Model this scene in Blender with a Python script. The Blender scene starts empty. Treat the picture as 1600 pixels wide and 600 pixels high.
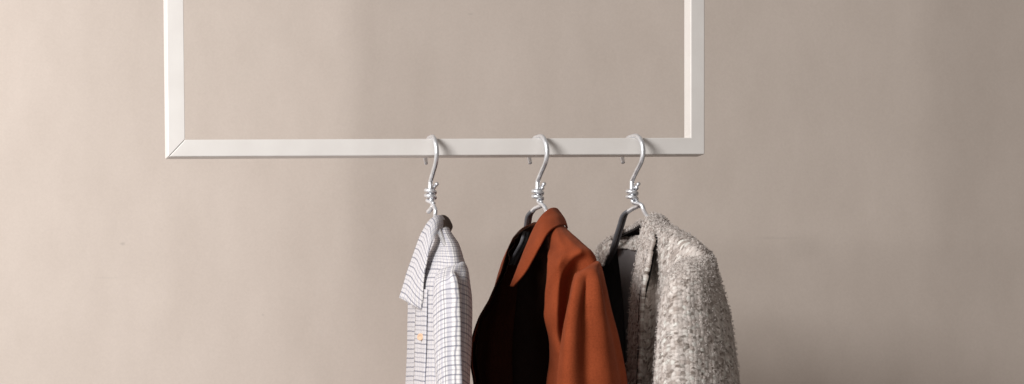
import bpy, bmesh, math, random
import numpy as np
from mathutils import Vector, noise
S = bpy.context.scene
C = S.collection
random.seed(4)
# ------------------------------------------------------------------ camera model (metres; 1 mm per photo pixel at the rail's front face)
D = 4.0
CAM = np.array([-1.351, -D, -0.55])
def P(px, py, y):
    t = np.array([(px-800)/1000.0, 0.0, (300-py)/1000.0])
    return CAM + (t-CAM)*((y+D)/D)

# ------------------------------------------------------------------ helpers
def link(o, parent=None):
    C.objects.link(o)
    if parent is not None: o.parent = parent
    return o
def tag(o, label, cat, group=None):
    o['label'] = label
    if cat: o['category'] = cat
    if group: o['group'] = group
    return o
def thing(name, label, cat, loc=(0, 0, 0), group=None):
    o = bpy.data.objects.new(name, None); o.location = loc; o.empty_display_size = .02
    link(o); tag(o, label, cat, group)
    bpy.context.view_layer.update()
    return o
def finish(name, bm, mat, parent, smooth=True):
    me = bpy.data.meshes.new(name)
    if smooth:
        for f in bm.faces: f.smooth = True
    if parent is not None:
        bmesh.ops.translate(bm, verts=bm.verts, vec=-Vector(parent.matrix_world.translation))
    bm.to_mesh(me); bm.free()
    o = bpy.data.objects.new(name, me)
    me.materials.append(mat)
    return link(o, parent)

def cr1(pts, n, closed=False):
    """Catmull-Rom along axis 0 of an array (k, ..., 3): n samples per span"""
    k = len(pts); out = []
    spans = k if closed else k-1
    for i in range(spans):
        if closed:
            a, b, c, d = pts[(i-1) % k], pts[i], pts[(i+1) % k], pts[(i+2) % k]
        else:
            b, c = pts[i], pts[i+1]
            a = pts[i-1] if i > 0 else 2*b-c
            d = pts[i+2] if i+2 < k else 2*c-b
        m1 = (c-a)*.5; m2 = (d-b)*.5
        for s in range(n):
            t = s/n
            out.append((2*t**3-3*t**2+1)*b+(t**3-2*t**2+t)*m1+(-2*t**3+3*t**2)*c+(t**3-t**2)*m2)
    if not closed: out.append(pts[-1])
    return np.array(out)

def resample(g, step, axis, closed=False):
    """resample grid on an axis so that mean spacing is about step"""
    a = np.moveaxis(g, axis, 0)
    L = np.linalg.norm(np.diff(a, axis=0), axis=2).sum(axis=0).mean()
    return L

def normals(g, closed):
    if closed:
        du = np.roll(g, -1, 1)-np.roll(g, 1, 1)
    else:
        du = np.gradient(g, axis=1)
    dv = np.gradient(g, axis=0)
    n = np.cross(du, dv); n /= (np.linalg.norm(n, axis=2, keepdims=True)+1e-9)
    return n

def fbm(p, o=3): return noise.fractal(Vector(p), 1.0, 2.0, o)

def cloth(name, ctrl, mat, parent, nr=8, nc=8, closed=False, thick=0.0015, fold=None, outward=None, cap=False, uvs=(0, 0), offset=0.0, anchor=.5, rim=None, vmean=False):
    """ctrl: rows x cols x 3 control points -> smooth cloth sheet or tube with metric UVs"""
    g = np.array(ctrl, float)
    g = cr1(g, nr)
    g = np.moveaxis(cr1(np.moveaxis(g, 1, 0), nc, closed), 0, 1)
    R_, K = g.shape[:2]
    # arclength uv
    if closed:
        gg = np.concatenate([g, g[:, :1]], 1)
    else: gg = g
    du = np.linalg.norm(np.diff(gg, axis=1), axis=2); U = np.concatenate([np.zeros((R_, 1)), np.cumsum(du, 1)], 1)
    U = U-U[:, int((U.shape[1]-1)*anchor)][:, None]
    dv = np.linalg.norm(np.diff(gg, axis=0), axis=2); V = np.concatenate([np.zeros((1, gg.shape[1])), np.cumsum(dv, 0)], 0)
    if vmean: V[:] = V.mean(axis=1, keepdims=True)
    n = normals(g, closed)
    if outward is not None:
        m = g.mean(axis=(0, 1)) if outward == 'c' else np.array(outward)
        if ((g-m)*n).sum() < 0 and outward == 'c': n = -n; 
        elif outward != 'c' and (n*m).sum() < 0: n = -n
    flip = np.dot(np.cross((gg[1, 1]-gg[1, 0]) if K > 1 else 0, gg[2, 0]-gg[1, 0]), n[1, 0]) < 0
    if offset: g = g+n*offset
    if fold:
        h = np.zeros((R_, K))
        for i in range(R_):
            for j in range(K):
                h[i, j] = fold(i/(R_-1), j/(K if closed else K-1), U[i, j], V[i, j], g[i, j])
        g = g+n*h[:, :, None]
    bm = bmesh.new(); uvl = bm.loops.layers.uv.new('UVMap')
    vs = [[bm.verts.new(g[i, j]) for j in range(K)] for i in range(R_)]
    kk = K if closed else K-1
    for i in range(R_-1):
        for j in range(kk):
            j2 = (j+1) % K
            q = [(i, j, j), (i, j2, j+1), (i+1, j2, j+1), (i+1, j, j)]
            if flip: q = q[::-1]
            f = bm.faces.new([vs[a][b] for a, b, _ in q])
            for l, (a, b, c) in zip(f.loops, q): l[uvl].uv = (U[a, c]+uvs[0], V[a, c]+uvs[1])
    if cap and closed:
        c = bm.verts.new(g[0].mean(0))
        for j in range(K):
            f = bm.faces.new([vs[0][j], vs[0][(j+1) % K], c] if flip else [vs[0][(j+1) % K], vs[0][j], c])
            for l in f.loops: l[uvl].uv = (U[0, j], -0.002)
    o = finish(name, bm, mat, parent)
    if thick:
        m = o.modifiers.new('thickness', 'SOLIDIFY'); m.thickness = thick; m.offset = -1
        if rim: o.data.materials.append(rim); m.material_offset_rim = 1
    return o

def tube(bm, pts, r, seg=12, sm=6, flat=1.0):
    """tapered round wire through pts; r scalar or list"""
    p = cr1(np.array(pts, float), sm) if sm > 1 else np.array(pts, float)
    rr = np.interp(np.linspace(0, 1, len(p)), np.linspace(0, 1, len(r)), r) if hasattr(r, '__len__') else np.full(len(p), r)
    T = np.gradient(p, axis=0); T /= np.linalg.norm(T, axis=1, keepdims=True)+1e-12
    a = np.array([1., 0, 0]) if abs(T[0][0]) < .9 else np.array([0, 1., 0])
    rings = []
    for i in range(len(p)):
        a = a-T[i]*np.dot(a, T[i]); a /= np.linalg.norm(a)
        b = np.cross(T[i], a)
        rings.append([bm.verts.new(p[i]+rr[i]*(math.cos(2*math.pi*k/seg)*a*flat+math.sin(2*math.pi*k/seg)*b)) for k in range(seg)])
    for i in range(len(p)-1):
        for k in range(seg):
            bm.faces.new([rings[i][k], rings[i][(k+1) % seg], rings[i+1][(k+1) % seg], rings[i+1][k]])
    for rg, d, e in ((rings[0], -1, 0), (rings[-1], 1, -1)):
        c = bm.verts.new(p[e]+T[e]*d*rr[e]*.55)
        mid = [bm.verts.new(p[e]+(np.array(v.co)-p[e])*.72+T[e]*d*rr[e]*.4) for v in rg]
        for k in range(seg):
            q = [rg[k], rg[(k+1) % seg], mid[(k+1) % seg], mid[k]]; bm.faces.new(q if d > 0 else q[::-1])
            q = [mid[k], mid[(k+1) % seg], c]; bm.faces.new(q if d > 0 else q[::-1])
    bmesh.ops.recalc_face_normals(bm, faces=bm.faces)

# ------------------------------------------------------------------ materials
def mat(name):
    m = bpy.data.materials.new(name); m.use_nodes = True
    nt = m.node_tree; b = nt.nodes['Principled BSDF']
    return m, nt, b
def N(nt, t, **k):
    n = nt.nodes.new(t)
    for a, v in k.items(): setattr(n, a, v)
    return n
def ramp(nt, stops, interp='LINEAR'):
    r = N(nt, 'ShaderNodeValToRGB'); e = r.color_ramp.elements; r.color_ramp.interpolation = interp
    while len(e) < len(stops): e.new(.5)
    for k, (p, c) in enumerate(stops): e[k].position = p; e[k].color = (*c, 1) if len(c) == 3 else c
    return r
def math_(nt, op, a, b=None, c=None):
    n = N(nt, 'ShaderNodeMath', operation=op)
    for i, v in enumerate((a, b, c)):
        if v is None: continue
        if isinstance(v, (int, float)): n.inputs[i].default_value = v
        else: nt.links.new(v, n.inputs[i])
    return n.outputs[0]
def mixc(nt, f, a, b, blend='MIX'):
    n = N(nt, 'ShaderNodeMix', data_type='RGBA', blend_type=blend)
    for s, v in ((0, f), (6, a), (7, b)):
        if isinstance(v, (int, float)): n.inputs[s].default_value = v
        elif isinstance(v, tuple): n.inputs[s].default_value = (*v, 1)
        else: nt.links.new(v, n.inputs[s])
    return n.outputs[2]
def bump(nt, b, h, strength, dist):
    n = N(nt, 'ShaderNodeBump'); n.inputs['Strength'].default_value = strength; n.inputs['Distance'].default_value = dist
    nt.links.new(h, n.inputs['Height']); nt.links.new(n.outputs[0], b.inputs['Normal']); return n

def m_wall():
    m, nt, b = mat('painted_plaster')
    tc = N(nt, 'ShaderNodeTexCoord')
    n1 = N(nt, 'ShaderNodeTexNoise'); n1.inputs['Scale'].default_value = 1.6; n1.inputs['Detail'].default_value = 5
    mp = N(nt, 'ShaderNodeMapping'); mp.inputs['Scale'].default_value = (1.6, 1, .55)
    nt.links.new(tc.outputs['Object'], mp.inputs[0]); nt.links.new(mp.outputs[0], n1.inputs[0])
    n2 = N(nt, 'ShaderNodeTexNoise'); n2.inputs['Scale'].default_value = 420; n2.inputs['Detail'].default_value = 2
    nt.links.new(tc.outputs['Object'], n2.inputs[0])
    n3 = N(nt, 'ShaderNodeTexNoise'); n3.inputs['Scale'].default_value = 14; n3.inputs['Detail'].default_value = 6
    mp3 = N(nt, 'ShaderNodeMapping'); mp3.inputs['Scale'].default_value = (1, 1, .5)
    nt.links.new(tc.outputs['Object'], mp3.inputs[0]); nt.links.new(mp3.outputs[0], n3.inputs[0])
    r = ramp(nt, [(.3, WALL_A), (.7, WALL_B)]); nt.links.new(n1.outputs[0], r.inputs[0])
    r3 = ramp(nt, [(.3, (.94, .935, .93)), (.7, (1, 1, 1))]); nt.links.new(n3.outputs[0], r3.inputs[0])
    r2 = ramp(nt, [(.28, (.93, .925, .92)), (.72, (1, 1, 1))]); nt.links.new(n2.outputs[0], r2.inputs[0])
    c = mixc(nt, 1.0, r.outputs[0], r3.outputs[0], 'MULTIPLY'); c = mixc(nt, 1.0, c, r2.outputs[0], 'MULTIPLY')
    # a few nicks and scuffs in the paint
    for px, py, rx, rz, dk in ((192, 381, .006, .0035, .80), (411, 492, .003, .003, .82), (170, 434, .03, .002, .94), (735, 22, .006, .002, .85), (1256, 385, .045, .03, .96), (1215, 372, .05, .0025, .93)):
        q = P(px, py, WY)
        vm = N(nt, 'ShaderNodeVectorMath', operation='SUBTRACT'); nt.links.new(tc.outputs['Object'], vm.inputs[0]); vm.inputs[1].default_value = tuple(q)
        vs = N(nt, 'ShaderNodeVectorMath', operation='DIVIDE'); nt.links.new(vm.outputs[0], vs.inputs[0]); vs.inputs[1].default_value = (rx, 1, rz)
        vl = N(nt, 'ShaderNodeVectorMath', operation='LENGTH'); nt.links.new(vs.outputs[0], vl.inputs[0])
        d_ = math_(nt, 'ADD', vl.outputs['Value'], math_(nt, 'MULTIPLY', n3.outputs[0], .8))
        mr = N(nt, 'ShaderNodeMapRange', interpolation_type='SMOOTHSTEP'); nt.links.new(d_, mr.inputs[0]); mr.inputs[1].default_value = .5; mr.inputs[2].default_value = 1.6; mr.inputs[3].default_value = dk; mr.inputs[4].default_value = 1
        c = mixc(nt, 1.0, c, mr.outputs[0], 'MULTIPLY')
    nt.links.new(c, b.inputs['Base Color']); b.inputs['Roughness'].default_value = .75
    b.inputs['Specular IOR Level'].default_value = .3
    h = math_(nt, 'ADD', math_(nt, 'MULTIPLY', n2.outputs[0], .35), math_(nt, 'MULTIPLY', n3.outputs[0], 2.0))
    bump(nt, b, h, .35, .0012)
    return m
def m_paint():
    m, nt, b = mat('white_powder_coat')
    tc = N(nt, 'ShaderNodeTexCoord')
    n2 = N(nt, 'ShaderNodeTexNoise'); n2.inputs['Scale'].default_value = 600
    nt.links.new(tc.outputs['Object'], n2.inputs[0])
    n3 = N(nt, 'ShaderNodeTexNoise'); n3.inputs['Scale'].default_value = 18; n3.inputs['Detail'].default_value = 4
    nt.links.new(tc.outputs['Object'], n3.inputs[0])
    r = ramp(nt, [(.3, (.72, .69, .665)), (.7, (.775, .75, .725))]); nt.links.new(n3.outputs[0], r.inputs[0])
    nt.links.new(r.outputs[0], b.inputs['Base Color']); b.inputs['Roughness'].default_value = .45
    bump(nt, b, n2.outputs[0], .25, .0004)
    return m
def m_metal(name, col, rough, metallic=1.0):
    m, nt, b = mat(name)
    tc = N(nt, 'ShaderNodeTexCoord')
    n = N(nt, 'ShaderNodeTexNoise'); n.inputs['Scale'].default_value = 140; n.inputs['Detail'].default_value = 3
    nt.links.new(tc.outputs['Object'], n.inputs[0])
    r = ramp(nt, [(.3, (rough-.07,)*3), (.7, (rough+.1,)*3)]); nt.links.new(n.outputs[0], r.inputs[0])
    nt.links.new(r.outputs[0], b.inputs['Roughness'])
    r2 = ramp(nt, [(.3, tuple(c*.85 for c in col)), (.65, col)]); nt.links.new(n.outputs[0], r2.inputs[0])
    nt.links.new(r2.outputs[0], b.inputs['Base Color'])
    b.inputs['Metallic'].default_value = metallic
    bump(nt, b, n.outputs[0], .15, .0005)
    return m
def line(nt, x, period, width, soft):
    """soft stripe mask, 1 on the stripe"""
    f = math_(nt, 'FRACT', math_(nt, 'DIVIDE', x, period))
    d = math_(nt, 'ABSOLUTE', math_(nt, 'SUBTRACT', f, .5))
    mr = N(nt, 'ShaderNodeMapRange', interpolation_type='SMOOTHSTEP')
    nt.links.new(d, mr.inputs[0]); mr.inputs[1].default_value = width+soft; mr.inputs[2].default_value = max(width-soft, 0)
    return mr.outputs[0]
def m_check(name, sx, sy, wx, wy, kx=.75, ky=.9, base=(.82, .795, .79)):
    m, nt, b = mat(name)
    uv = N(nt, 'ShaderNodeUVMap'); sp = N(nt, 'ShaderNodeSeparateXYZ')
    n = N(nt, 'ShaderNodeTexNoise'); n.inputs['Scale'].default_value = 45; n.inputs['Detail'].default_value = 2
    nt.links.new(uv.outputs[0], n.inputs[0])
    # slight waver of the weave
    wob = N(nt, 'ShaderNodeVectorMath', operation='MULTIPLY_ADD'); nt.links.new(n.outputs['Color'], wob.inputs[0])
    wob.inputs[1].default_value = (.0022, .0022, 0); nt.links.new(uv.outputs[0], wob.inputs[2])
    nt.links.new(wob.outputs[0], sp.inputs[0])
    X, Y = sp.outputs[0], sp.outputs[1]
    ink = (.11, .115, .17)
    strong = line(nt, Y, sy, wy, .045); weak = line(nt, math_(nt, 'ADD', Y, sy/2), sy, wy*.9, .05)
    band = line(nt, X, sx, .26, .06); thin = line(nt, math_(nt, 'ADD', X, sx*.5), sx, wx*.6, .05)
    c = mixc(nt, math_(nt, 'MULTIPLY', band, kx*.5), base, (.42, .42, .50))
    c = mixc(nt, math_(nt, 'MULTIPLY', thin, kx*.6), c, ink)
    c = mixc(nt, math_(nt, 'MULTIPLY', weak, math_(nt, 'MULTIPLY_ADD', n.outputs[0], ky*.5, ky*.18)), c, ink)
    c = mixc(nt, math_(nt, 'MULTIPLY', strong, math_(nt, 'MULTIPLY_ADD', n.outputs[0], ky*.5, ky*.62)), c, ink)
    f = N(nt, 'ShaderNodeTexNoise'); f.inputs['Scale'].default_value = 900; nt.links.new(uv.outputs[0], f.inputs[0])
    r = ramp(nt, [(.3, (.82, .82, .82)), (.7, (1, 1, 1))]); nt.links.new(f.outputs[0], r.inputs[0])
    c = mixc(nt, 1.0, c, r.outputs[0], 'MULTIPLY')
    nt.links.new(c, b.inputs['Base Color']); b.inputs['Roughness'].default_value = .85
    b.inputs['Specular IOR Level'].default_value = .2
    bump(nt, b, f.outputs[0], .3, .0006)
    return m
def m_wool(name, c1, c2, rough=.9, sheen=.3, sh_col=(1, .6, .4), scale=1100):
    m, nt, b = mat(name)
    tc = N(nt, 'ShaderNodeUVMap')
    n = N(nt, 'ShaderNodeTexNoise'); n.inputs['Scale'].default_value = scale; n.inputs['Detail'].default_value = 3
    nt.links.new(tc.outputs[0], n.inputs[0])
    n2 = N(nt, 'ShaderNodeTexNoise'); n2.inputs['Scale'].default_value = 18; n2.inputs['Detail'].default_value = 4
    nt.links.new(tc.outputs[0], n2.inputs[0])
    s = math_(nt, 'ADD', math_(nt, 'MULTIPLY', n.outputs[0], .5), math_(nt, 'MULTIPLY', n2.outputs[0], .5))
    r = ramp(nt, [(.35, c1), (.65, c2)]); nt.links.new(s, r.inputs[0])
    nt.links.new(r.outputs[0], b.inputs['Base Color'])
    b.inputs['Roughness'].default_value = rough; b.inputs['Specular IOR Level'].default_value = .15
    b.inputs['Sheen Weight'].default_value = sheen; b.inputs['Sheen Tint'].default_value = (*sh_col, 1); b.inputs['Sheen Roughness'].default_value = .5
    hh = math_(nt, 'ADD', math_(nt, 'MULTIPLY', n.outputs[0], .12), n2.outputs[0])
    bump(nt, b, hh, .45, .005)
    return m
def m_boucle(name, dark, mid, light, amp=.0023):
    m, nt, b = mat(name)
    uv = N(nt, 'ShaderNodeUVMap')
    nz = N(nt, 'ShaderNodeTexNoise'); nz.inputs['Scale'].default_value = 60; nz.inputs['Detail'].default_value = 2
    nt.links.new(uv.outputs[0], nz.inputs[0])
    wob = N(nt, 'ShaderNodeVectorMath', operation='MULTIPLY_ADD'); nt.links.new(nz.outputs['Color'], wob.inputs[0])
    wob.inputs[1].default_value = (.0035, .0035, 0); nt.links.new(uv.outputs[0], wob.inputs[2])
    mp = N(nt, 'ShaderNodeMapping'); mp.inputs['Scale'].default_value = (1/.0064, 1/.0056, 1)
    nt.links.new(wob.outputs[0], mp.inputs[0])
    v = N(nt, 'ShaderNodeTexVoronoi', voronoi_dimensions='2D'); v.inputs['Scale'].default_value = 1; v.inputs['Randomness'].default_value = .55
    nt.links.new(mp.outputs[0], v.inputs[0])
    sp = N(nt, 'ShaderNodeSeparateColor'); nt.links.new(v.outputs['Color'], sp.inputs[0])
    r = ramp(nt, [(0, dark), (.35, mid), (.75, light), (1, tuple(min(.85, c*1.2) for c in light))]); nt.links.new(sp.outputs[0], r.inputs[0])
    gap = N(nt, 'ShaderNodeMapRange', interpolation_type='SMOOTHSTEP'); nt.links.new(v.outputs['Distance'], gap.inputs[0])
    gap.inputs[1].default_value = .38; gap.inputs[2].default_value = .72
    c = mixc(nt, math_(nt, 'MULTIPLY', gap.outputs[0], .5), r.outputs[0], dark)
    f = N(nt, 'ShaderNodeTexNoise'); f.inputs['Scale'].default_value = 700; f.inputs['Detail'].default_value = 3; nt.links.new(uv.outputs[0], f.inputs[0])
    mp2 = N(nt, 'ShaderNodeMapping'); mp2.inputs['Scale'].default_value = (1/.0050, 1/.0040, 1); nt.links.new(wob.outputs[0], mp2.inputs[0])
    v2 = N(nt, 'ShaderNodeTexVoronoi', voronoi_dimensions='2D'); v2.inputs['Scale'].default_value = 1; nt.links.new(mp2.outputs[0], v2.inputs[0])
    s2 = N(nt, 'ShaderNodeSeparateColor'); nt.links.new(v2.outputs['Color'], s2.inputs[0])
    fl = ramp(nt, [(.0, (1, 1, 1)), (.10, (1, 1, 1)), (.15, (0, 0, 0))]); nt.links.new(s2.outputs[2], fl.inputs[0])
    c = mixc(nt, math_(nt, 'MULTIPLY', fl.outputs[0], .75), c, (.17, .135, .11))
    lt = ramp(nt, [(.78, (0, 0, 0)), (.84, (1, 1, 1))]); nt.links.new(s2.outputs[2], lt.inputs[0])
    c = mixc(nt, math_(nt, 'MULTIPLY', lt.outputs[0], .5), c, (.86, .80, .76))
    us = N(nt, 'ShaderNodeSeparateXYZ'); nt.links.new(uv.outputs[0], us.inputs[0])
    c = mixc(nt, math_(nt, 'MULTIPLY', math_(nt, 'SUBTRACT', 1.0, line(nt, us.outputs[0], .0195, .24, .14)), .30), c, tuple(q*.62 for q in mid))
    rf = ramp(nt, [(.3, (.84, .82, .81)), (.7, (1, 1, 1))]); nt.links.new(f.outputs[0], rf.inputs[0])
    c = mixc(nt, 1.0, c, rf.outputs[0], 'MULTIPLY')
    nt.links.new(c, b.inputs['Base Color']); b.inputs['Roughness'].default_value = .95
    b.inputs['Specular IOR Level'].default_value = .1
    b.inputs['Sheen Weight'].default_value = .05
    # nubs stand up from the ground cloth: true displacement
    dome = math_(nt, 'SUBTRACT', 1.0, math_(nt, 'MULTIPLY', v.outputs['Distance'], v.outputs['Distance']))
    h = math_(nt, 'MULTIPLY', dome, math_(nt, 'MULTIPLY_ADD', sp.outputs[1], .7, .5))
    h = math_(nt, 'ADD', h, math_(nt, 'MULTIPLY', f.outputs[0], .5))
    d = N(nt, 'ShaderNodeDisplacement'); d.inputs['Scale'].default_value = amp; d.inputs['Midlevel'].default_value = .5
    nt.links.new(h, d.inputs['Height']); nt.links.new(d.outputs[0], nt.nodes['Material Output'].inputs['Displacement'])
    m.displacement_method = 'BOTH'
    return m

WY = 0.58
WALL_A = (.660, .579, .518); WALL_B = (.725, .636, .573)
M_wall = m_wall(); M_paint = m_paint()
M_alu = m_metal('brushed_aluminium', (.84, .86, .90), .36, .75)
M_arm = m_metal('shaded_aluminium', (.16, .16, .175), .42, .3)
M_check = m_check('checked_cotton', .0125, .0140, .085, .072, 1.2, .80)
M_check_b = M_check_c = M_check
M_taupe = m_wool('taupe_collar', (.10, .075, .063), (.14, .105, .09), sheen=0)  # darker brown tone for the collar's back and stand
M_button = m_wool('tan_button', (.62, .42, .28), (.70, .50, .36), rough=.4, sheen=0)
M_rust = m_wool('rust_wool', (.180, .034, .010), (.290, .060, .020), sheen=.03, scale=480)
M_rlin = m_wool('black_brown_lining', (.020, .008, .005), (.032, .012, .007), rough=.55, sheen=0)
M_facing = m_wool('shaded_rust_facing', (.042, .012, .006), (.066, .018, .008), sheen=0, scale=480)  # same rust cloth, its colour darkened for the shade inside the coat
M_tweed = m_boucle('pale_grey_boucle', (.42, .36, .325), (.62, .56, .52), (.76, .705, .665))
M_satin = m_wool('grey_satin', (.20, .185, .185), (.25, .23, .23), rough=.4, sheen=0)
M_glin = m_wool('dark_lining', (.06, .053, .052), (.085, .076, .073), rough=.45, sheen=0)
M_blk = m_wool('black_facing_and_slit_shade', (.012, .011, .012), (.02, .018, .018), sheen=0)

# ------------------------------------------------------------------ the wall behind
def wall():
    bm = bmesh.new(); bm.verts
    nx, nz = 2, 2
    x0, x1, z0, z1 = -5, 5, -2.2, 2.6
    v = [bm.verts.new((x, y, z)) for y in (WY, WY+.15) for x, z in ((x0, z0), (x1, z0), (x1, z1), (x0, z1))]
    for q in ((0, 1, 2, 3), (7, 6, 5, 4), (0, 4, 5, 1), (1, 5, 6, 2), (2, 6, 7, 3), (3, 7, 4, 0)): bm.faces.new([v[i] for i in q])
    bmesh.ops.recalc_face_normals(bm, faces=bm.faces)
    o = finish('wall', bm, M_wall, None, smooth=False)
    o['kind'] = 'structure'; o['label'] = 'plain beige plaster wall behind the hanging frame'
    return o
wall()

# ------------------------------------------------------------------ white hanging frame of square tube
DEP = .026
fr = thing('hanging_frame', 'white square tube metal frame in front of the beige wall, carrying three hangers', 'clothes rail', tuple(P(680, 230, 0)))
def bar(name, quad, dep=DEP, bev=.0022):
    """quad: 4 photo corners on the front face, order TL TR BR BL"""
    bm = bmesh.new()
    f = [bm.verts.new(P(*q, 0)) for q in quad]
    sh = np.array([0, dep, 0])
    b = [bm.verts.new(P(*q, 0)+sh) for q in quad]
    bm.faces.new(f); bm.faces.new(b[::-1])
    for i in range(4): bm.faces.new([f[i], b[i], b[(i+1) % 4], f[(i+1) % 4]])
    bmesh.ops.recalc_face_normals(bm, faces=bm.faces)
    o = finish(name, bm, M_paint, fr, smooth=False)
    m = o.modifiers.new('edge', 'BEVEL'); m.width = bev; m.segments = 3; m.limit_method = 'ANGLE'; m.angle_limit = math.radians(25)
    m = o.modifiers.new('wn', 'WEIGHTED_NORMAL')
    return o
TOP = -700
# mitred corners: 0.5 px gap so that the joint reads as a hairline
bar('upright', [(252.5, TOP), (279, TOP), (289, 217.5), (263.2, 244.6)], bev=.0009)
def welded():
    """bottom bar and right upright are welded without a visible joint: bevel the L, then cut it into its two members"""
    q = [(289.3, 218.0), (1079.2, 215), (1079.2, TOP), (1101.5, TOP), (1101.3, 241.0), (263.7, 244.9)]
    for name, keep in (('bottom_bar', -1), ('upright', 1)):
        bm = bmesh.new(); sh = Vector((0, DEP, 0))
        f = [bm.verts.new(P(a, b, 0)) for a, b in q]; k = [bm.verts.new(v.co+sh) for v in f]
        bm.faces.new(f); bm.faces.new(k[::-1])
        for i in range(6): bm.faces.new([f[i], k[i], k[(i+1) % 6], f[(i+1) % 6]])
        bmesh.ops.recalc_face_normals(bm, faces=bm.faces)
        bmesh.ops.bevel(bm, geom=list(bm.edges), offset=.0016, segments=3, profile=.5, affect='EDGES')
        n = Vector((1, 0, 1)).normalized() if False else Vector((0, 0, 1))
        co = Vector(P(1090, 214.2, 0))
        geo = bm.verts[:]+bm.edges[:]+bm.faces[:]
        bmesh.ops.bisect_plane(bm, geom=geo, plane_co=co, plane_no=n, clear_outer=keep < 0, clear_inner=keep > 0)
        finish(name, bm, M_paint, fr, smooth=False)
welded()
bar('top_bar', [(279.4, TOP), (1079, TOP), (1079, TOP+26), (279.8, TOP+26)], bev=.0018)

# ------------------------------------------------------------------ hangers
def ywire(px_ref, py, y, px_shift=0):
    return P(px_ref+px_shift, py, y)
def hanger(stem_px, yaw, label, arm_pts, far_pts, near_pts, second=None, railtop=216):
    k = tuple(P(stem_px, 290, .0125))
    t = thing('wire_hanger', label, 'hanger', k, 'aluminium hangers hooked over the white bar')
    wx, _, wz = P(stem_px, 290, .0125)
    yc = .013
    r = .0035
    # hook: a loop round the bar in the plane across it, tip behind
    zt = P(stem_px, railtop, 0)[2]+r+.0005       # wire centre where it rests on the bar
    zx = P(stem_px, railtop, 0)[2]
    R = .0315
    pts = []
    tipz = zx-.0325
    pts += [(wx+.001, yc+R*1.0, tipz), (wx, yc+R*1.06, tipz+.012), (wx, yc+R*.92, zt-.013)]
    pts += [(wx, yc+R*.45, zt-.0012), (wx, yc, zt), (wx+.0005, yc-R*.48, zt-.0015), (wx+.001, yc-R*.90, zt-.011), (wx+.0018, yc-R*1.05, zt-.027),
            (wx+.002, yc-R*.86, zt-.043), (wx+.0015, yc-R*.40, zt-.056), (wx+.0003, yc-R*.05, zt-.068), (wx, yc, wz+.004), (wx, yc, wz-.006)]
    pts = [(a+yaw*(b-yc), b, c) for a, b, c in pts]
    bm = bmesh.new(); tube(bm, pts, [r*.85]+[r]*8, 14, 8)
    finish('hook', bm, M_alu, t)
    # twisted collar of wire round the stem, its cut end poking out to the right
    bm = bmesh.new(); cp = []
    turns = 2.6
    for i in range(44):
        s = i/43; a = -2.2+yaw*9+s*turns*2*math.pi
        cp.append((wx+.0003+.0068*math.cos(a), yc+.0068*math.sin(a), wz-.001-.0215*s))
    cp = [(wx+.0105, yc-.001, wz+.003), (wx+.0085, yc+.003, wz+.0005)]+cp[6:]
    e = P(*near_pts[0]); cp += [tuple(np.array(cp[-1])*.4+e*.6), tuple(e)]
    tube(bm, cp, .0031, 10, 3)
    finish('twist', bm, M_alu, t)
    bm = bmesh.new(); tube(bm, [P(stem_px+.5, 296, yc), P(stem_px+1, 306, yc), P(stem_px+2, 316, yc-.002)]+[P(*q) for q in near_pts[1:]], .0032, 12, 5)
    finish('arm', bm, M_alu, t)
    bm = bmesh.new(); tube(bm, [P(*q) for q in far_pts], .0036, 12, 5)
    finish('arm', bm, M_alu, t)
    # lower part of the far arm: two strands, its shade painted in as dark grey
    if stem_px < 700: return t
    for dx, dy in (((-2.6), .0), (2.8, .004)):
        bm = bmesh.new(); tube(bm, [P(a+dx*min(1, .35+i*.3), b, c+dy) for i, (a, b, c) in enumerate(arm_pts)], .0030, 10, 5)
        finish('arm_strand', bm, M_arm, t)
    return t
hanger(672.5, .06, 'silver wire hanger carrying the checked shirt, leftmost of the three',
       [(669.5, 332, .027), (668.5, 337, .03), (672, 346, .045), (668, 375, .10), (664, 405, .15)],
       [(676, 322, .013), (673, 327, .02), (669, 331, .026)],
       [(678, 318, .006), (680, 327, -.004), (680, 340, -.01), (684, 356, -.06), (700, 392, -.14)], railtop=216.8)
hanger(840, -.05, 'silver wire hanger carrying the rust brown coat, between the two others',
       [(833, 329, .045), (829, 333, .05), (826, 339, .056), (824, 352, .066), (821, 366, .078), (817, 380, .09), (806, 400, .13), (800, 412, .16)],
       [(847, 321, .02), (841, 323.5, .032), (836, 326, .04), (831.5, 330, .046)],
       [(846, 316, .006), (850, 322, -.004), (856, 335, -.02), (872, 360, -.09), (905, 392, -.16)], railtop=216.1)
hanger(987.5, -.09, 'silver wire hanger carrying the pale grey tweed coat, rightmost of the three',
       [(982, 330, .045), (977.5, 333, .05), (974, 339, .056), (970, 352, .066), (965, 368, .078), (960, 384, .09), (955, 397, .115), (946, 412, .16)],
       [(1000, 321, .018), (993, 324, .032), (987, 327, .04), (981, 331, .046)],
       [(996, 316, .006), (1002, 320, -.002), (1008, 333, -.012), (1026, 356, -.07), (1070, 388, -.15)], railtop=215.4)

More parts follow.
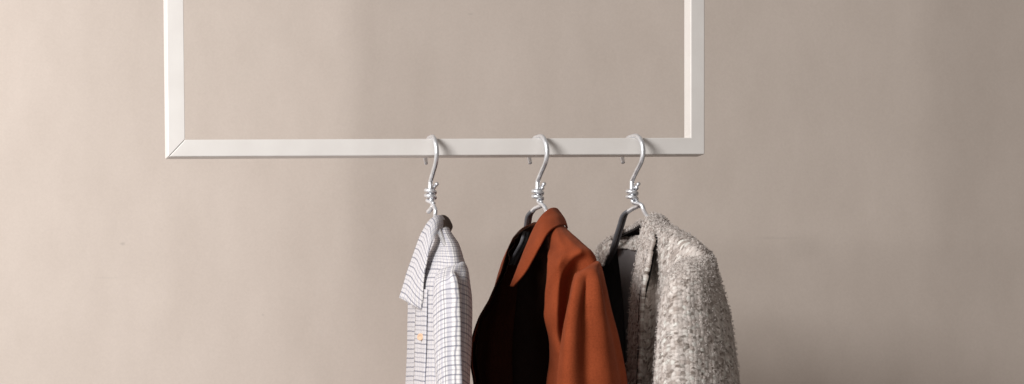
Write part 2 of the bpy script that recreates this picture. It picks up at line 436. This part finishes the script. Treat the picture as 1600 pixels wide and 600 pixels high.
# ------------------------------------------------------------------ garments
def ring_tube(rows, n=14):
    """rows of (py, cx, half_px, ry, slope_px, yc): closed rings, depth along y"""
    out = []
    for py, cx, hw, ry, sl, yc in rows:
        rg = []
        for k in range(n):
            a = 2*math.pi*k/n
            yy = ry*math.cos(a)
            rg.append(P(cx-sl*(yy/.2)+hw*math.sin(a), py, yc+yy))
        out.append(rg)
    return out
def lr_tube(rows, yc, ry, skew=0.0, n=14, tilt=0.0):
    """rows of (py, left_px, right_px, depth scale): a sleeve with that outline"""
    out = []
    for row in rows:
        py, L, R = row[:3]; q = row[3] if len(row) > 3 else 1.0
        yc_ = row[4] if len(row) > 4 else yc; w = (R-L)/2; cx = (L+R)/2; r_ = ry*q
        hw = w
        rg = []
        for k in range(n):
            a = 2*math.pi*k/n
            rg.append(P(cx+hw*math.sin(a), py+tilt*math.sin(a), (yc_+r_*math.cos(a-skew))))
        out.append(rg)
    return out
def sheet(rows): return [[P(*q) for q in r] for r in rows]

# ---- shirt
sh = thing('checked_shirt', 'white shirt with grey blue check hanging on the leftmost hanger, left of the rust coat', 'shirt', tuple(P(680, 360, 0)))
def f_shirt(a, b, u, v, p):
    return .0022*fbm((p[0]*26, p[1]*18, p[2]*5))*min(1, a*3)
body_rows = [(350, 691, 8, .03, 8, -.01), (364, 692, 13, .07, 14, -.015), (380, 695, 18, .11, 18, -.02), (398, 692, 25, .155, 22, -.02),
             (418, 688, 32, .185, 25, -.02), (445, 683, 38, .19, 25, -.02), (500, 681, 38, .19, 25, -.02), (560, 681, 39, .195, 25, -.02), (620, 680, 40, .20, 25, -.02), (720, 680, 42, .2, 25, -.02), (840, 679, 42, .2, 25, -.02)]
cloth('body', ring_tube(body_rows, 16), M_check_b, sh, 6, 7, closed=True, vmean=True, fold=f_shirt, outward='c', cap=True)
def f_slv(seed, amp, fr_=(30, 30, 6), ridges=()):
    def f(a, b, u, v, p):
        q = min(1, a*2.5+.15)*(1-.4*max(0, min(1, (a-.55)*3)))
        rd = sum(h_*math.exp(-((b-c_-.02*math.sin(p[2]*8+seed))/w_)**2) for c_, w_, h_ in ridges)
        k_ = max(0, min(1, (a-.12)/.35)); rd *= k_*k_*(3-2*k_)
        return rd*q+amp*q*(fbm((p[0]*fr_[0]+seed, p[1]*fr_[1], p[2]*fr_[2]))+.15*math.sin(b*2*math.pi*3+seed+p[2]*9))
    return f
cloth('sleeve', lr_tube([(413, 700, 722, .5, -.165), (415, 690, 727, .7, -.18), (424, 681, 731.5, .85, -.19), (440, 677.5, 733.5), (470, 676.5, 736.5), (510, 677, 737), (560, 679, 736), (610, 682, 735), (700, 684, 734), (800, 686, 732)], -.205, .05, tilt=-5),
      M_check, sh, 7, 7, closed=True, fold=f_slv(2.2, .0024, ridges=((.472, .03, .016), (.39, .05, -.008))), outward='c', cap=True)
cloth('sleeve', lr_tube([(408, 662, 676, .3), (416, 655, 682, .6), (430, 648, 686, .8), (450, 644, 688), (500, 644, 688), (560, 645, 689), (620, 645, 690), (700, 645, 690), (800, 646, 690)], .185, .04),
      M_check, sh, 5, 5, closed=True, fold=f_slv(5.2, .002), outward='c', cap=True)
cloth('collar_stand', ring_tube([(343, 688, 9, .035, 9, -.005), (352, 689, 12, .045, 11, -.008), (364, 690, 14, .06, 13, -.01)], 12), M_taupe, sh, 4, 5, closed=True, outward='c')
leaf = [[(692, 337, -.008), (695, 345, -.026), (695, 354, -.045), (692, 362, -.06)],
        [(686, 336, -.03), (687, 345, -.05), (687, 355, -.066), (685, 364, -.08)],
        [(677, 339, -.042), (679, 349, -.065), (680, 360, -.082), (679, 370, -.096)],
        [(666, 350, -.047), (669, 361, -.073), (671, 372, -.094), (672, 383, -.109)],
        [(653, 376, -.05), (658, 385, -.078), (663, 394, -.102), (666.5, 403, -.12)],
        [(641, 408, -.05), (648, 416, -.08), (655, 425, -.105), (661.5, 434, -.127)],
        [(631, 438, -.05), (639, 446, -.078), (649, 455, -.103), (659.5, 464, -.126)],
        [(623.5, 465, -.048), (634, 470.5, -.072), (645, 477, -.095), (657.5, 485, -.115)]]
def f_leaf(a, b, u, v, p): return .0012*fbm((p[0]*30, p[1]*20, p[2]*14))+.0015*math.sin(b*math.pi)
cloth('collar', sheet(leaf), M_check_c, sh, 8, 8, thick=.0022, fold=f_leaf, outward=(-.5, -1, 0), uvs=(0, 0))
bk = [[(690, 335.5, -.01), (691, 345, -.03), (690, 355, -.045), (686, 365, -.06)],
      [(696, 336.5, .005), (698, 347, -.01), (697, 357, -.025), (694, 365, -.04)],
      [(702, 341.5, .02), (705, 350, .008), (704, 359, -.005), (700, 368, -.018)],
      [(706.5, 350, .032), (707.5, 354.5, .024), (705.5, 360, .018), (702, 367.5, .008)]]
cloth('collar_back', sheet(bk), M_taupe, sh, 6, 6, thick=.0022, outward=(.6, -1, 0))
fleaf = [[(q[0]+3, q[1]+3, -.6*q[2]) for q in r] for r in leaf[1:6]]
cloth('collar', sheet(fleaf), M_check_c, sh, 4, 4, thick=.002, outward=(-.5, 1, 0))
# button strip down the front, a hair proud of the body
pl = []
for py in (452, 480, 510, 540, 570, 600, 640, 720, 840):
    row = []
    cx = np.interp(py, [r[0] for r in body_rows], [r[1] for r in body_rows]); hw = np.interp(py, [r[0] for r in body_rows], [r[2] for r in body_rows])+1.4
    for a in (4.03, 4.14, 4.24, 4.34, 4.45):
        yy = .193*math.cos(a); row.append(P(cx-25*(yy/.2)+hw*math.sin(a), py, -.021+yy*1.012))
    pl.append(row)
cloth('button_placket', pl, M_check_b, sh, 5, 3, thick=.0012, fold=lambda a, b, u, v, p: .0022*fbm((p[0]*26, p[1]*18, p[2]*5))+.0008, outward=(-.5, -1, 0), uvs=(.002, .455))
def disc(name, px, py, y, r, parent, m):
    bm = bmesh.new(); c = Vector(P(px, py, y))
    nrm = Vector((-.78, -.62, 0)).normalized(); s = nrm.cross(Vector((0, 0, 1))).normalized(); u = Vector((0, 0, 1))
    prof = [(0, .0008), (.55, .0008), (.65, .0016), (.9, .0016), (1, .0009), (1, -.001)]
    rings = []
    for q, h in prof[1:]:
        rings.append([bm.verts.new(c+nrm*h+(s*math.cos(a)+u*math.sin(a))*r*q) for a in [2*math.pi*k/20 for k in range(20)]])
    cv = bm.verts.new(c+nrm*.0008)
    for k in range(20): bm.faces.new([cv, rings[0][k], rings[0][(k+1) % 20]])
    for A, B in zip(rings, rings[1:]):
        for k in range(20): bm.faces.new([A[k], B[k], B[(k+1) % 20], A[(k+1) % 20]])
    bmesh.ops.recalc_face_normals(bm, faces=bm.faces)
    return finish(name, bm, m, parent)
disc('button', 657, 526.5, -.1215, .0055, sh, M_button)

# ---- rust coat
rc = thing('rust_coat', 'rust brown wool coat with open dark front hanging on the middle hanger', 'coat', tuple(P(850, 360, 0)))
shell = {
 347: [(858, -.05), (864, -.065), (872, -.06), (876, -.04), (872, 0), (856, .04), (840, .058), (834, .05)],
 357: [(857, -.07), (867, -.09), (879, -.085), (885, -.06), (880, 0), (854, .06), (826, .08), (815, .06)],
 368: [(856, -.08), (869, -.12), (888, -.125), (897, -.10), (888, 0), (852, .09), (812, .12), (804, .09)],
 380: [(856, -.085), (871, -.14), (900, -.16), (912, -.13), (896, 0), (850, .12), (802, .15), (797, .11)],
 392: [(856, -.09), (872, -.155), (910, -.19), (926, -.155), (902, 0), (848, .15), (795, .175), (792, .12)],
 408: [(856, -.135), (871, -.182), (902, -.178), (934, -.17), (906, 0), (847, .165), (789, .19), (787, .12)],
 435: [(855, -.148), (868, -.186), (893, -.168), (936, -.18), (910, 0), (848, .175), (782, .20), (779, .12)],
 475: [(852, -.150), (864, -.186), (888, -.163), (938, -.18), (915, 0), (850, .18), (775, .205), (761, .11)],
 495: [(851, -.150), (863, -.186), (886, -.163), (940, -.18), (916, 0), (852, .185), (770, .205), (748, .10)],
 530: [(856, -.150), (865, -.188), (884, -.165), (942, -.185), (918, 0), (855, .19), (762, .21), (737, .08)],
 570: [(857, -.14), (872, -.19), (906, -.222), (945, -.19), (920, 0), (857, .19), (760, .21), (735, .07)],
 610: [(852, -.14), (870, -.19), (908, -.225), (948, -.19), (922, 0), (858, .19), (762, .21), (740, .06)],
 720: [(850, -.11), (870, -.185), (908, -.23), (950, -.19), (925, 0), (860, .19), (764, .21), (742, .05)],
 860: [(850, -.11), (870, -.185), (908, -.23), (952, -.19), (925, 0), (860, .19), (764, .21), (742, .05)]}
def shell_grid(d): return [[P(px, py, y) for px, y in cols] for py, cols in d.items()]
def f_rust(a, b, u, v, p):
    return (.004*fbm((p[0]*16+3, p[1]*14, p[2]*4))+.0009*fbm((p[0]*60, p[1]*50, p[2]*22)))*min(1, a*2.2)
for k_, c_ in shell.items():
    b_, d_ = c_[1], c_[2]; c_.insert(2, ((b_[0]+d_[0])/2, (b_[1]+d_[1])/2-.004))
for k_ in (435, 475, 495, 530):
    c_ = shell[k_]; o_ = {435: 3, 475: 0, 495: -1, 530: 1}[k_]
    c_[1] = (861+o_, -.174); c_[2] = (874+o_, -.183); c_[3] = (892+o_, -.166)
cloth('body', shell_grid(shell), M_rust, rc, 5, 10, fold=f_rust, outward='c', thick=.0025, rim=M_rlin, anchor=.25)
cloth('lining', shell_grid(shell), M_rlin, rc, 5, 10, fold=lambda a, b, u, v, p: f_rust(a, b, u, v, p)-.012*max(0, fbm((u*14+2, v*3, 3.3)))*min(1, a*3)*(b > .3), outward='c', thick=.0006, offset=-.0032)
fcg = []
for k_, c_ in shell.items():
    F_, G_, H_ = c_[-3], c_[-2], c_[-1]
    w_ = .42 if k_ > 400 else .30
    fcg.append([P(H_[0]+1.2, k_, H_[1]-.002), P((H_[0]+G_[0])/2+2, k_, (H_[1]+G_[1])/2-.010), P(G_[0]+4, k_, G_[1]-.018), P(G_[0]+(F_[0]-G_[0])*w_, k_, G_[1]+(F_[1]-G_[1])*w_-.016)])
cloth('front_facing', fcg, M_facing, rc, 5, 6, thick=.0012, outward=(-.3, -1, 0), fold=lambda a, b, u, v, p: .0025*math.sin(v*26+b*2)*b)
cloth('sleeve', lr_tube([(416, 904, 932, .65, -.175), (417.5, 899.5, 937, .85, -.193), (422, 897, 940, .93, -.204), (431, 895, 943, .97, -.214), (454, 890, 949, 1, -.228), (490, 882, 957), (530, 875, 967), (570, 871, 974.5), (610, 869, 981), (700, 868, 988), (820, 868, 992)], -.235, .05, tilt=-9, skew=.15),
      M_rust, rc, 7, 8, closed=True, fold=f_slv(.7, .0026, (20, 20, 3.0), ridges=((.625, .05, .008), (.53, .055, -.015), (.445, .05, .007), (.33, .05, -.006))), outward='c', cap=True, thick=.002)
cloth('sleeve', lr_tube([(405, 793, 806, .3), (415, 788, 815, .7), (440, 782, 825), (500, 776, 830), (560, 772, 835), (620, 770, 838), (720, 770, 840), (820, 770, 840)], .285, .045),
      M_rust, rc, 5, 6, closed=True, fold=f_slv(4.7, .003, (22, 20, 4)), outward='c', cap=True, thick=.002)
lap = [[(874, 331, .035), (879, 339, .03), (883, 347, .02), (887, 357, .0)],
       [(871, 325.5, .01), (876, 335, .0), (881, 343, -.02), (885, 351, -.045)],
       [(864, 324, -.012), (869, 333, -.03), (873, 342, -.055), (876, 351, -.08)],
       [(855, 328, -.03), (859, 338, -.05), (862, 347, -.075), (864, 356, -.097)],
       [(844, 339, -.042), (848, 348, -.065), (851, 357, -.088), (853, 366, -.106)],
       [(833, 358, -.048), (837, 366, -.07), (840, 374, -.09), (843, 382, -.107)],
       [(822, 384, -.05), (825.5, 390, -.068), (829, 397, -.085), (832, 403, -.098)],
       [(809, 416, -.05), (812, 420, -.062), (815, 424, -.074), (818, 428, -.084)],
       [(797, 447, -.05), (798.5, 447.5, -.055), (800, 448, -.06), (801.5, 448, -.064)]]
cloth('collar', sheet(lap), M_rust, rc, 7, 7, thick=.003, fold=lambda a, b, u, v, p: .0018*math.sin(b*math.pi)+.0010*fbm((p[0]*25, p[1]*20, p[2]*12)), outward=(-.5, -1, 0))
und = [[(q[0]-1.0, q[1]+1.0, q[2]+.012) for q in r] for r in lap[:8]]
cloth('slit_shade_strip', sheet(und), M_rlin, rc, 6, 5, thick=.001, outward=(-.5, -1, 0))
# armhole and shoulder seams: a thin ridge of stitched cloth
def seam(pts, parent, m, r=.0011, name='seam'):
    bm = bmesh.new(); uv = bm.loops.layers.uv.new('UVMap'); tube(bm, [P(*q) for q in pts], r, 6, 6); return finish(name, bm, m, parent)

# ---- grey tweed coat
gc = thing('tweed_coat', 'pale grey chunky boucle coat hanging on the rightmost hanger, right of the rust coat', 'coat', tuple(P(1000, 360, 0)))
gsh = {
 346: [(1016, -.04), (1021, -.055), (1030, -.055), (1035, -.04), (1030, 0), (1014, .035), (1003, .05), (1000, .045)],
 354: [(1015, -.055), (1025, -.08), (1042, -.09), (1051, -.07), (1040, 0), (1008, .06), (992, .08), (987, .06)],
 363: [(1014, -.065), (1030, -.105), (1057, -.125), (1068, -.10), (1050, 0), (1000, .09), (975, .12), (966, .09)],
 373: [(1013, -.075), (1034, -.13), (1072, -.16), (1085, -.13), (1060, 0), (992, .13), (955, .155), (948, .12)],
 384: [(1013, -.085), (1036, -.145), (1084, -.185), (1098, -.155), (1068, 0), (986, .16), (941, .18), (937, .14)],
 398: [(1012, -.09), (1037, -.158), (1090, -.20), (1107, -.165), (1072, 0), (984, .175), (936, .195), (932, .15)],
 425: [(1009, -.100), (1033, -.150), (1086, -.21), (1110, -.17), (1074, 0), (988, .185), (936, .2), (931, .14)],
 460: [(1005, -.112), (1028, -.115), (1074, -.205), (1112, -.175), (1076, 0), (992, .19), (938, .205), (930, .12)],
 520: [(1002, -.120), (1026, -.110), (1070, -.205), (1116, -.18), (1080, 0), (996, .195), (942, .21), (928, .1)],
 610: [(999, -.125), (1024, -.11), (1070, -.205), (1120, -.185), (1084, 0), (1000, .2), (946, .21), (930, .09)],
 720: [(998, -.125), (1023, -.11), (1070, -.21), (1124, -.19), (1086, 0), (1000, .2), (948, .21), (932, .08)],
 860: [(998, -.125), (1023, -.11), (1070, -.21), (1124, -.19), (1086, 0), (1000, .2), (948, .21), (932, .08)]}
def f_grey(a, b, u, v, p): return .003*fbm((p[0]*14+8, p[1]*12, p[2]*4))*min(1, a*2.2)
for k_, c_ in gsh.items():
    b_, d_ = c_[1], c_[2]; c_.insert(2, ((b_[0]+d_[0])/2, (b_[1]+d_[1])/2-.003))
for k_ in (373, 384, 398, 425):
    gsh[k_][1] = (1025, -.096); gsh[k_][2] = (1041, -.140)
cloth('body', shell_grid(gsh), M_tweed, gc, 12, 34, fold=f_grey, outward='c', thick=.0035, anchor=.25)
cloth('lining', shell_grid(gsh), M_glin, gc, 5, 10, fold=f_grey, outward='c', thick=.0008, offset=-.0058)
cloth('sleeve', lr_tube([(398, 1076, 1102, .3, -.15), (401, 1066, 1108, .55, -.17), (409, 1056, 1114, .8, -.195), (423, 1046, 1119.5, .95, -.22), (448, 1038, 1128, 1, -.238), (490, 1031, 1138), (550, 1026, 1148), (610, 1023, 1156), (700, 1022, 1162), (820, 1022, 1166)], -.245, .062, tilt=-5, skew=.15),
      M_tweed, gc, 20, 16, closed=True, fold=f_slv(3.1, .0042, (18, 16, 4)), outward='c', cap=True, thick=.003)
cloth('sleeve', lr_tube([(392, 938, 955, .3), (404, 934, 965, .7), (440, 932, 975), (500, 935, 980), (560, 938, 985), (620, 940, 988), (720, 940, 990), (820, 940, 990)], .29, .045),
      M_tweed, gc, 8, 8, closed=True, fold=f_slv(6.7, .003, (22, 20, 4)), outward='c', cap=True, thick=.002)
glap = [[(1029, 342, .035), (1033, 346, .03), (1038, 349, .02), (1044, 354, .0)],
        [(1024, 336, .01), (1030, 341, -.005), (1036, 346, -.025), (1041, 352, -.05)],
        [(1015, 336, -.012), (1021, 343, -.035), (1026, 350, -.058), (1030, 357, -.08)],
        [(1008, 343, -.032), (1013, 351, -.055), (1018, 360, -.083), (1021, 368, -.108)],
        [(1002, 360, -.042), (1007, 369, -.065), (1012, 378, -.092), (1016, 387, -.118)],
        [(997.5, 386, -.048), (1002, 396, -.07), (1007, 405, -.098), (1011, 414, -.125)],
        [(992, 416, -.05), (997, 424, -.07), (1002, 432, -.10), (1006, 440, -.128)],
        [(986, 460, -.055), (992, 464, -.075), (998, 468, -.102), (1002, 472, -.128)],
        [(982, 530, -.06), (989, 532, -.078), (995, 534, -.10), (1000, 536, -.122)],
        [(980, 610, -.06), (987, 612, -.08), (993, 614, -.095), (999, 616, -.108)],
        [(979, 760, -.06), (986, 760, -.08), (992, 760, -.095), (998, 760, -.108)]]
cloth('collar', sheet(glap), M_tweed, gc, 14, 12, thick=.004, fold=lambda a, b, u, v, p: .0035*math.sin(b*math.pi)+.0010*fbm((p[0]*25, p[1]*20, p[2]*12)), outward=(-.5, -1, 0))
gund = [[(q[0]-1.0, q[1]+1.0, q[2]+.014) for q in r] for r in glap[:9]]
fcl = [[(1000, 368, .05), (1001, 379, .042), (1001, 390, .035)], [(990, 369, .085), (990, 379, .078), (989, 390, .07)], [(975, 370, .105), (976, 379, .098), (977, 387, .09)],
       [(958, 374.5, .112), (959, 381, .105), (960, 388, .10)], [(945, 381.5, .118), (947, 389, .112), (949, 397, .105)], [(935.5, 391, .13), (938, 403, .125), (941, 416, .12)]]
sat = [[(964, 386, .105), (976, 385, .095), (989, 386, .075), (1003, 388, .045)], [(966, 405, .115), (978, 405, .10), (990, 406, .08), (1003, 408, .05)],
       [(970, 440, .13), (980, 440, .115), (991, 441, .09), (1002, 442, .05)], [(975, 500, .15), (983, 500, .13), (992, 500, .10), (1001, 500, .05)],
       [(978, 610, .16), (986, 610, .14), (994, 610, .10), (1000, 610, .05)], [(978, 800, .16), (986, 800, .14), (994, 800, .10), (1000, 800, .05)]]
cloth('satin_facing', sheet(sat), M_satin, gc, 6, 6, thick=.001, outward=(-.3, -1, 0))
cloth('lapel_facing', sheet(fcl), M_tweed, gc, 12, 10, thick=.002, outward=(-.3, -1, 0), uvs=(.05, .02))
slit_shade = []  # black strip standing in for the shadow slit beside the lapel edge
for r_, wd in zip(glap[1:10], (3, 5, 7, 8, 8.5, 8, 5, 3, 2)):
    e = r_[3]; slit_shade.append([(e[0]-4, e[1]+1, e[2]+.007), (e[0]+wd*.35, e[1]+1, e[2]+.005), (e[0]+wd*.7, e[1]+2, e[2]+.004), (e[0]+wd, e[1]+3, e[2]+.003)])
cloth('slit_shade_strip', sheet(slit_shade), M_blk, gc, 8, 4, thick=.001, outward=(0, -1, 0))
cloth('slit_shade_strip', sheet(gund), M_blk, gc, 6, 5, thick=.001, outward=(-.5, -1, 0))

def fibres(srcs, n):
    bm = bmesh.new(); rnd = random.Random(9)
    for o, share in srcs:
        me = o.data; off = Vector(gc.matrix_world.translation)
        vs = [v for v in me.vertices if (v.co+off).z > -.42 and (v.normal.y < .5)]
        for k in range(int(n*share)):
            v = rnd.choice(vs); nr = v.normal; p0 = v.co+off+nr*.0005
            t1 = nr.cross(Vector((rnd.uniform(-1, 1), rnd.uniform(-1, 1), rnd.uniform(-1, 1)))).normalized()
            L = rnd.uniform(.002, .0042); w_ = rnd.uniform(.002, .005)
            pts = [p0, p0+nr*L*.8+t1*w_*.3, p0+nr*L+t1*w_*.8, p0+nr*L*.35+t1*w_*1.1]
            r_ = rnd.uniform(.00022, .00042)
            b_ = nr.cross(t1).normalized(); rg = []
            for q in pts: rg.append([bm.verts.new(q+(nr*math.cos(x)+b_*math.sin(x))*r_) for x in (0, 2.09, 4.19)])
            for A, B in zip(rg, rg[1:]):
                for i in range(3): bm.faces.new([A[i], A[(i+1) % 3], B[(i+1) % 3], B[i]])
    o = finish('fibres', bm, M_fib, gc); o['kind'] = 'stuff'; return o
M_fib = m_wool('loose_wool_fibre', (.56, .51, .48), (.78, .72, .685), sheen=0)
bpy.context.view_layer.update()
kids = [o for o in gc.children if o.name.split('.')[0] in ('body', 'sleeve', 'collar')]
nearest = [o for o in kids if o.name.startswith('sleeve')][0]
fibres([(o, .35 if o.name.startswith('body') else (.5 if o is nearest else .15)) for o in kids if o is nearest or not o.name.startswith('sleeve')], 4500)

# ------------------------------------------------------------------ light: one large window to the left, soft room light
w = bpy.data.worlds.new('World'); S.world = w; w.use_nodes = True
nt = w.node_tree; bg = nt.nodes['Background']
tc = N(nt, 'ShaderNodeTexCoord'); sp = N(nt, 'ShaderNodeSeparateXYZ'); nt.links.new(tc.outputs['Generated'], sp.inputs[0])
r = ramp(nt, [(0, (.62, .58, .55)), (.5, (.30, .27, .25)), (1, (.12, .102, .086))])
mr = N(nt, 'ShaderNodeMapRange'); nt.links.new(sp.outputs[0], mr.inputs[0]); mr.inputs[1].default_value = -1; mr.inputs[2].default_value = 1
nt.links.new(mr.outputs[0], r.inputs[0]); nt.links.new(r.outputs[0], bg.inputs[0]); bg.inputs[1].default_value = .80
def area(loc, tgt, sx, sy, e, col):
    l = bpy.data.lights.new('window_light', 'AREA'); l.shape = 'RECTANGLE'; l.size = sx; l.size_y = sy; l.energy = e; l.color = col
    o = bpy.data.objects.new('window_light', l); o.location = loc; link(o)
    o.rotation_euler = (Vector(tgt)-Vector(loc)).to_track_quat('-Z', 'Y').to_euler()
    return o
area((-2.5, -1.75, .80), (-.60, .3, -1.75), 1.0, 1.15, 126, (1, .985, .968))

# ------------------------------------------------------------------ camera
cd = bpy.data.cameras.new('camera'); cam = bpy.data.objects.new('camera', cd); link(cam)
cam.location = CAM; cam.rotation_euler = (math.radians(90), 0, 0)
cd.sensor_width = 36; cd.lens = 36*D/1.6; cd.clip_end = 60
cd.shift_x = -CAM[0]/1.6; cd.shift_y = -CAM[2]/1.6
cd.dof.use_dof = True; cd.dof.focus_distance = D-.02; cd.dof.aperture_fstop = 4.5
S.camera = cam
S.view_settings.view_transform = 'Standard'; S.view_settings.look = 'None'; S.view_settings.exposure = 0; S.view_settings.gamma = 1
